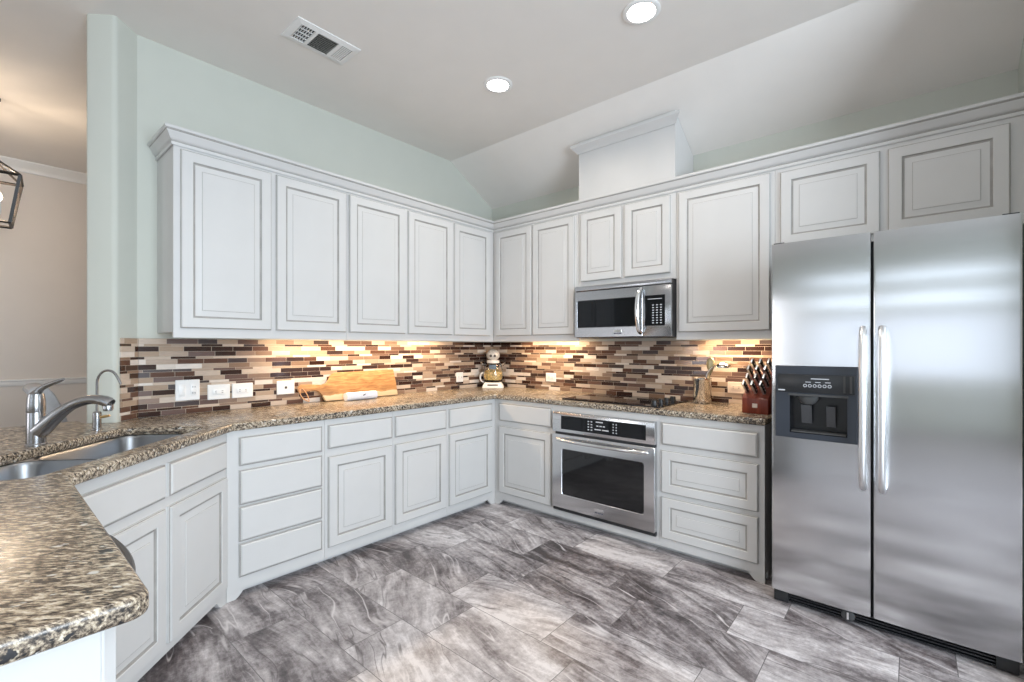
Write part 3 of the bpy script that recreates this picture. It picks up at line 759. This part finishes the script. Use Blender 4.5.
# ------------------------------------------------------------------ refrigerator
FX0, FX1, FXM, FY = 2.712, 3.584, 3.119, -0.785
fr = thing('refrigerator', 'stainless side-by-side refrigerator with ice dispenser', 'refrigerator', (FX0, 0, 0))
FW = FX1 - FX0; XM = FXM - FX0
MB().box(0.002, FW - 0.002, -0.715, -0.03, 0.012, 1.800).build('cabinet', 'fridge_side', fr, smooth=0)
def fdoor(x0, x1, hole=None):
    """convex brushed steel door, optionally with the dispenser opening cut in"""
    n = 18; yb = -0.722; y0 = FY; zb, zt = 0.070, 1.832
    w = x1 - x0
    def yy(x):
        t = (x - x0) / w
        e = min(t, 1 - t) * w
        edge = 0.0006 * max(0, 1 - e / 0.0041) ** 2
        return y0 + 0.007 * (2 * t - 1) ** 2 + edge
    xs = sorted({x0 + 0.0, x0 + 0.004, x0 + 0.009, x0 + 0.014, x1 - 0.014, x1 - 0.009, x1 - 0.004, x1, *[x0 + w * i / n for i in range(1, n)], *((hole[0], hole[1]) if hole else ())})
    xs = [x for i, x in enumerate(xs) if i == 0 or x - xs[i - 1] > 1e-5]
    zs = sorted({zb, zt, *((hole[2], hole[3]) if hole else ())})
    mb = MB(); bm = mb.bm
    g = {(i, j): bm.verts.new((x, yy(x), z)) for i, x in enumerate(xs) for j, z in enumerate(zs)}
    k = {(i, j): bm.verts.new((x, yb, z)) for i, x in enumerate(xs) for j, z in enumerate(zs)}
    I, J = len(xs) - 1, len(zs) - 1
    solid = lambda i, j: 0 <= i < I and 0 <= j < J and not (hole and hole[0] - 1e-6 <= xs[i] and xs[i + 1] <= hole[1] + 1e-6 and hole[2] - 1e-6 <= zs[j] and zs[j + 1] <= hole[3] + 1e-6)
    for i in range(I):
        for j in range(J):
            if not solid(i, j): continue
            mb.face((g[i, j], g[i + 1, j], g[i + 1, j + 1], g[i, j + 1]))
            mb.face((k[i, j], k[i, j + 1], k[i + 1, j + 1], k[i + 1, j]))
            for (a, b_, ni, nj) in (((i, j), (i + 1, j), i, j - 1), ((i, j + 1), (i + 1, j + 1), i, j + 1), ((i, j), (i, j + 1), i - 1, j), ((i + 1, j), (i + 1, j + 1), i + 1, j)):
                if not solid(ni, nj): mb.face((g[a], g[b_], k[b_], k[a]), 1)
    return mb
DX0, DX1, DZ0, DZ1 = 0.016, 0.357, 0.853, 1.214
ld = fdoor(0.0, XM - 0.006, (DX0, DX1, DZ0, DZ1)).build('freezer_door', ['steel', 'fridge_side'], fr, smooth=40)
rd = fdoor(XM + 0.006, FW).build('door', ['steel', 'fridge_side'], fr, smooth=40)
def fhandle(x, door):
    pts = bez((x, FY - 0.004, 1.392), (x, FY - 0.066, 1.375), (x, FY - 0.066, 1.24), (x, FY - 0.062, 1.02), 10) + \
          bez((x, FY - 0.062, 1.02), (x, FY - 0.066, 0.80), (x, FY - 0.066, 0.68), (x, FY - 0.004, 0.660), 10)[1:]
    MB().tube(pts, 0.0148, 14, up=(1, 0, 0), flat=0.95).build('handle', 'handle_silver', door)
fhandle(XM - 0.032, ld); fhandle(XM + 0.036, rd)
# dispenser set into the freezer door
dp = MB()
yo = FY - 0.004; cx0, cx1, cz0, cz1 = 0.082, 0.316, 0.882, 1.066
loop = lambda x0, x1, z0, z1, y: [(x0, y, z0), (x1, y, z0), (x1, y, z1), (x0, y, z1)]
e = 0.0015
dp.loft([loop(DX0 + e, DX1 - e, DZ0 + e, DZ1 - e, FY + 0.06), loop(DX0 + e, DX1 - e, DZ0 + e, DZ1 - e, yo), loop(DX0 + 0.004, DX1 - 0.004, DZ0 + 0.004, DZ1 - 0.004, yo - 0.003),
         loop(cx0, cx1, cz0, cz1, yo - 0.003), loop(cx0 + 0.004, cx1 - 0.004, cz0 + 0.004, cz1 - 0.004, FY + 0.055)], mats=[0, 0, 0, 1])
dsp = dp.build('dispenser', ['navy_plastic', 'dark_cavity'], ld, smooth=0)
MB().box(0.030, 0.345, yo - 0.008, yo - 0.0032, 1.082, 1.172).bevel(0.002).build('control_panel', 'black_plastic', dsp)
mk = MB()
for i in range(6):
    x = 0.148 + 0.020 * i
    mk.loft([[(x + q * math.cos(a), y, 1.118 + q * math.sin(a)) for a in [2 * math.pi * j / 14 for j in range(14)]] for q, y in ((0.0078, -0.0082), (0.0078, -0.0088), (0.0052, -0.0088))], cap0=False, cap1=False)
mk.build('button_markings', 'marking', dsp, (0, yo, 0), smooth=0)
mk = MB()
for i in range(3): mk.box(0.150 + 0.040 * i, 0.172 + 0.040 * i, -0.0088, -0.0082, 1.134, 1.137)
mk.build('button_captions', 'marking', dsp, (0, yo, 0), smooth=0)
MB().box(0.172, 0.246, -0.0088, -0.0082, 1.150, 1.154).build('title_strip', 'marking', dsp, (0, yo, 0), smooth=0)
MB().box(0.032, 0.062, -0.0088, -0.0082, 1.089, 1.095).build('badge', 'marking', dsp, (0, yo, 0), smooth=0)
for x in (0.305, 0.330): MB().box(x - 0.004, x + 0.004, yo - 0.011, yo - 0.0082, 1.090, 1.168).build('light_bar', 'slot', dsp, smooth=0)
MB().box(cx0 - 0.004, cx1 + 0.004, yo - 0.014, yo - 0.0034, cz1 + 0.001, cz1 + 0.010).build('visor', 'slot', dsp, smooth=0)
MB().lathe([(0.045, 0.012), (0.045, 0.0), (0.030, -0.022), (0.018, -0.030), (0.0, -0.030)], 20, (0.155, FY + 0.025, cz1 - 0.014), sy=0.5).build('ice_chute', 'slot', dsp)
MB().prism_x([(FY + 0.010, 1.02), (FY + 0.014, 1.02), (FY + 0.030, 0.93), (FY + 0.026, 0.93)], 0.128, 0.172).build('paddle', 'fridge_side', dsp, smooth=0)
MB().prism_x([(FY + 0.008, 1.02), (FY + 0.012, 1.02), (FY + 0.030, 0.92), (FY + 0.026, 0.92)], 0.232, 0.268).build('paddle', 'fridge_side', dsp, smooth=0)
MB().box(cx0 + 0.006, cx1 - 0.006, yo - 0.006, FY + 0.05, cz0 + 0.0045, cz0 + 0.010).build('drip_tray', 'slot', dsp, smooth=0)
# toe grille and hinges
gr = MB()
gr.box(0.004, FW - 0.004, -0.700, -0.69, 0.004, 0.066)
g_o = gr.build('toe_grille', 'black_plastic', fr, smooth=0)
for i in range(4): MB().box(0.07, FW - 0.07, -0.748, -0.7005, 0.012 + 0.014 * i, 0.018 + 0.014 * i).build('slat', 'black_plastic', g_o, smooth=0)
MB().box(0.004, 0.07, -0.755, -0.7005, 0.004, 0.064).bevel(0.004).build('hinge_cover', 'black_plastic', g_o)
MB().box(FW - 0.07, FW - 0.004, -0.755, -0.7005, 0.004, 0.064).bevel(0.004).build('hinge_cover', 'black_plastic', g_o)
cyl = MB(); cyl.loft([[(0.315 + r * math.cos(a), y, 0.036 + r * math.sin(a)) for a in [2 * math.pi * j / 20 for j in range(20)]] for r, y in ((0.027, -0.7485), (0.027, -0.757), (0.022, -0.760))])
cy = cyl.build('filter_cap', 'slot', g_o)
MB().box(0.311, 0.319, -0.764, -0.7605, 0.020, 0.052).build('grip', 'handle_silver', cy, smooth=0)
MB().box(0.006, 0.055, -0.775, -0.66, 1.8005, 1.838).bevel(0.003).build('hinge', 'black_plastic', fr)
MB().box(FW - 0.055, FW - 0.006, -0.775, -0.66, 1.8005, 1.838).bevel(0.003).build('hinge', 'black_plastic', fr)

# ------------------------------------------------------------------ ceiling lights and vent
def can(x, y, label):
    r = thing('recessed_light', label, 'ceiling light', (x, y, CEIL), 0, 'recessed ceiling lights')
    MB().lathe([(0.095, -0.0005), (0.095, -0.006), (0.088, -0.010), (0.072, -0.010), (0.068, -0.0045), (0.068, -0.0005)], 40).build('trim_ring', 'trim', r)
    MB().lathe([(0.0675, -0.0045), (0.0675, -0.0070), (0.05, -0.0085), (0.0, -0.0085)], 32).build('lens', 'lens', r)
    l = bpy.data.lights.new('recessed_bulb', 'AREA'); l.shape = 'DISK'; l.size = 0.12; l.energy = 5; l.color = (1.0, 0.90, 0.78); l.spread = R(150)
    o = bpy.data.objects.new('recessed_bulb', l); COL.objects.link(o); o.parent = r; o.location = (0, 0, -0.012)
    return r
can(1.186, -1.199, 'round recessed ceiling light above the corner end of the kitchen, farther from the refrigerator')
can(2.199, -1.207, 'round recessed ceiling light at the top edge, nearer the refrigerator')
can(2.199, -3.0, 'added unseen recessed ceiling light above the peninsula end')  # out of view, added to be reflected in the refrigerator
can(3.3, -5.6, 'added unseen recessed ceiling light over the living area by the rear windows')  # another added light behind the camera, for the refrigerator reflections

vt = thing('air_vent', 'white rectangular ceiling air register with three louvre sections', 'air vent', (0.716, -2.168, CEIL), 0)
fl = MB()
fr_o = [(-0.108, -0.182), (0.108, -0.182), (0.108, 0.182), (-0.108, 0.182)]
fr_i = [(-0.074, -0.148), (0.074, -0.148), (0.074, 0.148), (-0.074, 0.148)]
L3 = lambda p, z: [(a, b, z) for a, b in p]
fl.loft([L3(fr_o, -0.0005), L3(fr_o, -0.006), L3(fr_i, -0.012), L3(fr_i, -0.0005)], cap0=False, cap1=False)
fl.build('frame', 'trim', vt, smooth=0)
MB().box(-0.073, 0.073, -0.147, 0.147, -0.002, -0.0005).build('backing', 'vent_dark', vt, smooth=0)
for y in (-0.062, 0.072): MB().box(-0.074, 0.074, y - 0.008, y + 0.008, -0.0125, -0.004).build('divider', 'trim', vt, smooth=0)
for i in range(10):
    x = -0.068 + 0.136 * i / 9
    MB().box(x - 0.0016, x + 0.0016, -0.054, 0.064, -0.012, -0.004).build('louvre', 'steel_plain', vt, smooth=0)
for i in range(6):
    y = -0.142 + 0.014 * i
    MB().box(-0.073, 0.073, y - 0.0012, y + 0.0012, -0.012, -0.004).build('louvre', 'trim', vt, smooth=0)
for x in (-0.037, 0.0, 0.037): MB().box(x - 0.0013, x + 0.0013, -0.147, -0.070, -0.010, -0.004).build('louvre', 'trim', vt, smooth=0)
for i in range(6):
    y = 0.084 + 0.011 * i
    MB().box(-0.073, 0.073, y - 0.0034, y + 0.0034, -0.012, -0.004).build('louvre', 'trim', vt, smooth=0)

# ------------------------------------------------------------------ lights under the wall cabinets
def under(x, y, sx, sy, w):
    area('under_cabinet_strip', (x, y, 1.379), (0, 0, 0), sx, sy, w, (1.0, 0.72, 0.44))
under(0.13, -1.45, 0.05, 1.5, 9.0)
under(0.80, -0.13, 0.65, 0.05, 4.6)
under(2.34, -0.13, 0.40, 0.05, 4.0)

# ------------------------------------------------------------------ things on the counter
CT = 0.9142
# cutting board: local x along +y of the room, leaning back against the backsplash
cb = thing('cutting_board', 'wooden paddle cutting board leaning against the mosaic tiles', 'cutting board', (0.080, -1.52, CT + 0.0045), 0, rot=(R(-15), 0, PI2))
th = 0.020
out = [(-0.30, 0.0), (0.31, 0.0), (0.312, 0.10), (0.305, 0.208), (0.30, 0.212), (-0.20, 0.205), (-0.225, 0.200), (-0.245, 0.180), (-0.262, 0.150), (-0.285, 0.128), (-0.32, 0.120),
       (-0.40, 0.128), (-0.462, 0.130), (-0.482, 0.118), (-0.488, 0.098), (-0.480, 0.080), (-0.46, 0.072), (-0.40, 0.082), (-0.36, 0.082), (-0.335, 0.068), (-0.315, 0.035)]
MB().loft([[(x + (0.0 if abs(x) < 9 else 0), y, z) for x, z in out] for y in (-th / 2, th / 2)]).bevel(0.003, 2, 60).build('board', 'board', cb)
cord = bez((-0.468, -0.012, 0.10), (-0.50, -0.018, 0.07), (-0.47, -0.024, 0.02), (-0.425, -0.016, 0.006), 10) + bez((-0.425, -0.016, 0.006), (-0.42, -0.018, 0.03), (-0.44, -0.018, 0.08), (-0.462, -0.014, 0.104), 8)[1:]
MB().tube(cord, 0.0036, 8).build('cord', 'leather', cb)

tw = thing('rolled_towel', 'rolled white cloth with a small dark mark lying in front of the cutting board', 'towel', (0.142, -1.575, CT), PI2)
spi = []
mb = MB(); loops = []
for i in range(9):
    x = -0.125 + 0.25 * i / 8; r = 0.030 + 0.0015 * math.sin(i * 2.1)
    loops.append([(x, (r + 0.002 * math.sin(3 * a + i)) * math.cos(a), 0.030 + r * math.sin(a) * 0.98) for a in [2 * math.pi * j / 20 for j in range(20)]])
mb.loft(loops); two = mb.build('roll', 'towel', tw)
MB().tube(bez((-0.122, -0.026, 0.044), (-0.05, -0.030, 0.046), (0.05, -0.026, 0.048), (0.122, -0.024, 0.050), 10), 0.004, 8).build('hem', 'towel', tw)
MB().tube([(0.0, -0.0305, 0.034), (0.012, -0.0305, 0.040), (0.024, -0.029, 0.044)], [0.004, 0.006, 0.003], 8, flat=0.6).build('printed_mark', 'ink', two)

# glass jar in the corner, front towards the camera
jr = thing('figurine_jar', 'clear glass jar with round pale head on a white base, in the counter corner', 'jar', (0.153, -0.145, CT), R(40))
bm_ = MB(); bm_.loft([[(x, y, z) for x, y in rrect(-a, a, -b, b, 0.02)] for a, b, z in ((0.104, 0.080, 0), (0.104, 0.080, 0.010), (0.084, 0.066, 0.046), (0.078, 0.060, 0.050))])
jb = bm_.build('base', 'ceramic', jr)
MB().box(-0.050, 0.050, -0.078, -0.070, 0.020, 0.033).build('name_strip', 'slot', jb, smooth=0)
MB().lathe([(0.074, 0.050), (0.094, 0.070), (0.101, 0.115), (0.098, 0.165), (0.086, 0.208), (0.064, 0.238), (0.059, 0.238), (0.081, 0.206), (0.093, 0.164), (0.096, 0.115), (0.089, 0.073), (0.06, 0.056)], 28, sy=0.8).build('glass_body', 'glass', jr)
MB().lathe([(0.02, 0.058), (0.072, 0.066), (0.090, 0.095), (0.093, 0.115), (0.090, 0.150), (0.05, 0.172), (0.0, 0.176)], 24, sy=0.78).build('filling', 'candy', jr)
MB().box(-0.034, 0.034, -0.066, -0.056, 0.178, 0.220).bevel(0.004).build('badge', 'blue', jr)
MB().lathe([(0.058, 0.236), (0.062, 0.240), (0.062, 0.262), (0.050, 0.268)], 24).build('collar', 'ceramic', jr)
MB().lathe([(0.030, 0.268)] + [(0.066 * math.cos(a), 0.316 + 0.056 * math.sin(a)) for a in [R(-60 + 15 * i) for i in range(10)]] + [(0.0, 0.372)], 26).build('head', 'grey_ceramic', jr)
for x in (-0.018, 0.020):
    ey = MB(); ey.loft([[(x + q * math.cos(a), y, 0.308 + q * math.sin(a)) for a in [2 * math.pi * j / 14 for j in range(14)]] for q, y in ((0.0125, -0.058), (0.0125, -0.066), (0.008, -0.069))])
    ey.build('eye', 'slot', jr)
for s in (-1, 1):
    MB().tube([(s * 0.070, -0.01, 0.215), (s * 0.100, -0.012, 0.222), (s * 0.122, -0.012, 0.245)], [0.014, 0.012, 0.006], 10).build('arm', 'glass', jr)
MB().tube([(-0.092 - 0.034 * math.sin(a), 0, 0.098 - 0.046 * math.cos(a)) for a in [math.pi * i / 10 for i in range(11)]], 0.008, 10, up=(0, 1, 0)).build('handle', 'ceramic', jr)

# utensil crock
ck = thing('utensil_crock', 'polished stainless utensil crock on the counter beside the cooktop', 'crock', (2.142, -0.115, CT))
MB().lathe([(0.0, 0.0), (0.058, 0.0), (0.060, 0.004), (0.060, 0.165), (0.0625, 0.170), (0.062, 0.174), (0.0575, 0.170), (0.0565, 0.01), (0.0, 0.008)], 32).build('cup', 'chrome', ck)
us = thing('cooking_spoon', 'bronze-toned cooking spoon standing upright in the steel crock', 'spoon', (2.160, -0.10, CT + 0.012))
MB().tube([(0, 0, 0), (0.014, 0.004, 0.12), (0.026, 0.006, 0.20)], [0.005, 0.005, 0.006], 8).build('handle', 'bronze', us)
hd = MB(); hd.loft([[(0.030 + w * math.cos(a), 0.006 + d * math.sin(a), z) for a in [2 * math.pi * j / 16 for j in range(16)]] for w, d, z in
    ((0.006, 0.005, 0.196), (0.016, 0.006, 0.215), (0.026, 0.008, 0.245), (0.028, 0.008, 0.270), (0.022, 0.007, 0.294), (0.008, 0.004, 0.306))])
hd.build('bowl', 'bronze', us)
ul = thing('ladle', 'steel ladle leaning out of the crock towards the knife block', 'ladle', (2.134, -0.128, CT + 0.012))
MB().tube([(0.0, 0, 0), (0.026, 0.0, 0.13), (0.050, 0.0, 0.205), (0.085, 0, 0.248), (0.12, 0, 0.258)], [0.005, 0.005, 0.005, 0.0055, 0.006], 8).build('handle', 'chrome', ul)
ha = [(0.046 * math.cos(a), 0.050 * math.sin(a)) for a in [R(0 + 9 * i) for i in range(11)]]
MB().lathe([(0.050, 0.0)] + [(0.050 * math.cos(R(9 * i)), 0.042 * math.sin(R(9 * i))) for i in range(1, 11)], 24, (0.150, 0, 0.240)).build('bowl', 'chrome', ul)

# knife block and knives
KB = (2.568, -0.335, CT); KR = R(-5)
kb = thing('knife_block', 'reddish brown wooden knife block at the counter end by the refrigerator', 'knife block', KB, KR)
MB().prism_x([(-0.125, 0), (-0.125, 0.088), (-0.118, 0.096), (0.060, 0.245), (0.125, 0.190), (0.125, 0.0)], -0.072, 0.072).bevel(0.004, 2).build('block', 'block_wood', kb)
MB().box(-0.014, 0.014, -0.1262, -0.1252, 0.036, 0.060).build('emblem', 'beige_plastic', kb, smooth=0)
ax = Vector((0, -0.592, 0.806))          # straight out of the slanted face
def knife(col, row, label, big):
    u = row / 3.0
    y0 = -0.098 + 0.138 * u; z0 = 0.113 + (0.138 * u) * 0.837
    loc = Vector(KB) + Matrix.Rotation(KR, 3, 'Z') @ Vector((-0.046 + 0.046 * col + 0.004 * (row % 2), y0, z0 + 0.006))
    k = thing('kitchen_knife', label, 'knife', loc, rot=(R(49), 0, KR), group='knives in the wooden block')
    L = 0.118 if big else 0.104
    w, t = 0.0150, 0.0100
    MB().loft([[(a * t, b * w + o, z) for a, b in ((-1, -.7), (-.6, -1), (.6, -1), (1, -.7), (1, .7), (.6, 1), (-.6, 1), (-1, .7))] for (z, t, w, o) in
               ((0.016, t, w * 0.82, 0), (0.03, t, w * 0.9, 0), (0.06, t * 1.05, w * 0.86, 0.001), (L - 0.02, t, w * 1.0, -0.001), (L - 0.004, t * 0.95, w * 1.1, -0.003), (L, t * 0.7, w * 0.8, -0.003))]).build('handle', 'black_plastic', k)
    MB().box(-0.009, 0.009, -0.013, 0.013, 0.0, 0.0155).bevel(0.002).build('bolster', 'chrome', k)
    MB().box(-0.0050, 0.0050, -0.0185, 0.0175, 0.018, L + 0.001).bevel(0.002).build('tang', 'handle_silver', k)
    for z in (0.035, 0.060, 0.085):
        MB().loft([[(x, 0.0045 * math.cos(a), z + 0.0045 * math.sin(a)) for a in [2 * math.pi * q / 10 for q in range(10)]] for x in (-0.0112, 0.0112)]).build('rivet', 'handle_silver', k)
    return k
ROW = ['lowest row of the wooden block', 'second row up in the wooden block', 'third row up in the wooden block', 'top row of the wooden block']
CLN = ['at the utensil crock side', 'in the middle', 'at the refrigerator side', 'nearest the refrigerator']
for row in range(4):
    for col in range(3):
        knife(col, row, 'black-handled knife in the %s, %s' % (ROW[row], CLN[col]), row > 1)
# ------------------------------------------------------------------ dining room
ln = thing('lantern_pendant', 'black cage lantern pendant hanging in the dining room', 'pendant light', (-1.576, -3.40, CEIL), 0.7126)
zt, zb_, za = 2.497 - CEIL, 2.170 - CEIL, 2.640 - CEIL
cage = MB(); dt, db_ = 0.22, 0.15
ct_ = [(dt, 0), (0, dt), (-dt, 0), (0, -dt)]; cb_ = [(db_, 0), (0, db_), (-db_, 0), (0, -db_)]
for i in range(4):
    a, b_ = ct_[i], ct_[(i + 1) % 4]; c_, d_ = cb_[i], cb_[(i + 1) % 4]
    cage.tube([(*a, zt), (*b_, zt)], 0.011, 4); cage.tube([(*c_, zb_), (*d_, zb_)], 0.010, 4)
    cage.tube([(*a, zt), (*c_, zb_)], 0.012, 4); cage.tube([(*a, zt), (0, 0, za)], 0.009, 4)
cage.build('cage', 'lantern_black', ln, smooth=0)
MB().tube([(0, 0, za - 0.02), (0, 0, -0.02)], 0.007, 8).build('rod', 'lantern_black', ln)
MB().lathe([(0.06, -0.001), (0.06, -0.012), (0.045, -0.026), (0.008, -0.028)], 24).build('ceiling_canopy', 'lantern_black', ln)
MB().lathe([(0.03, 0), (0.03, 0.02), (0.008, 0.03)], 16, (0, 0, zb_ + 0.05)).tube([(0, 0, za - 0.03), (0, 0, zb_ + 0.06)], 0.005, 8).build('stem', 'lantern_black', ln)
for i in range(4):
    a = PI2 * i + 0.4
    x, y = 0.055 * math.cos(a), 0.055 * math.sin(a)
    cd = MB().lathe([(0.011, 0), (0.011, 0.085), (0.006, 0.087)], 12, (x, y, zb_ + 0.065)).build('candle', 'trim', ln)
    MB().lathe([(0.006, 0.0), (0.016, 0.018), (0.018, 0.032), (0.010, 0.055), (0.0, 0.068)], 12, (x, y, zb_ + 0.153)).build('bulb', 'bulb', cd)
pl = bpy.data.lights.new('lantern_glow', 'POINT'); pl.energy = 14; pl.color = (1.0, 0.78, 0.56); pl.shadow_soft_size = 0.06
po = bpy.data.objects.new('lantern_glow', pl); COL.objects.link(po); po.parent = ln; po.location = (0, 0, zb_ + 0.245)

dc = thing('dining_chair', 'grey upholstered dining chair with curved back beyond the counter', 'chair', (-0.93, -2.92, 0))
bk = [(-3.258, 1.025), (-3.252, 1.050), (-3.232, 1.066), (-3.195, 1.070), (-3.165, 1.058), (-3.138, 1.015), (-3.112, 0.950), (-3.084, 0.855), (-3.064, 0.68), (-3.055, 0.45),
      (-3.135, 0.45), (-3.142, 0.66), (-3.160, 0.84), (-3.185, 0.92), (-3.225, 0.985)]
MB().prism_x([(y + 2.92, z) for y, z in bk], -0.23, 0.23).bevel(0.012, 3, 50).build('backrest', 'grey_fabric', dc)
MB().box(-0.24, 0.24, -0.132, 0.31, 0.375, 0.47).bevel(0.02, 3).build('seat', 'grey_fabric', dc)
for x in (-0.21, 0.21):
    for y in (-0.165, 0.28):
        MB().loft([[(x + a * w, y + b_ * w + o, z) for a, b_ in ((-1, -1), (1, -1), (1, 1), (-1, 1))] for w, o, z in ((0.014, (-0.03 if y < 0 else 0), 0), (0.020, 0, 0.3745 if y > 0 else 0.449))]).build('leg', 'dark_wood', dc, smooth=0)
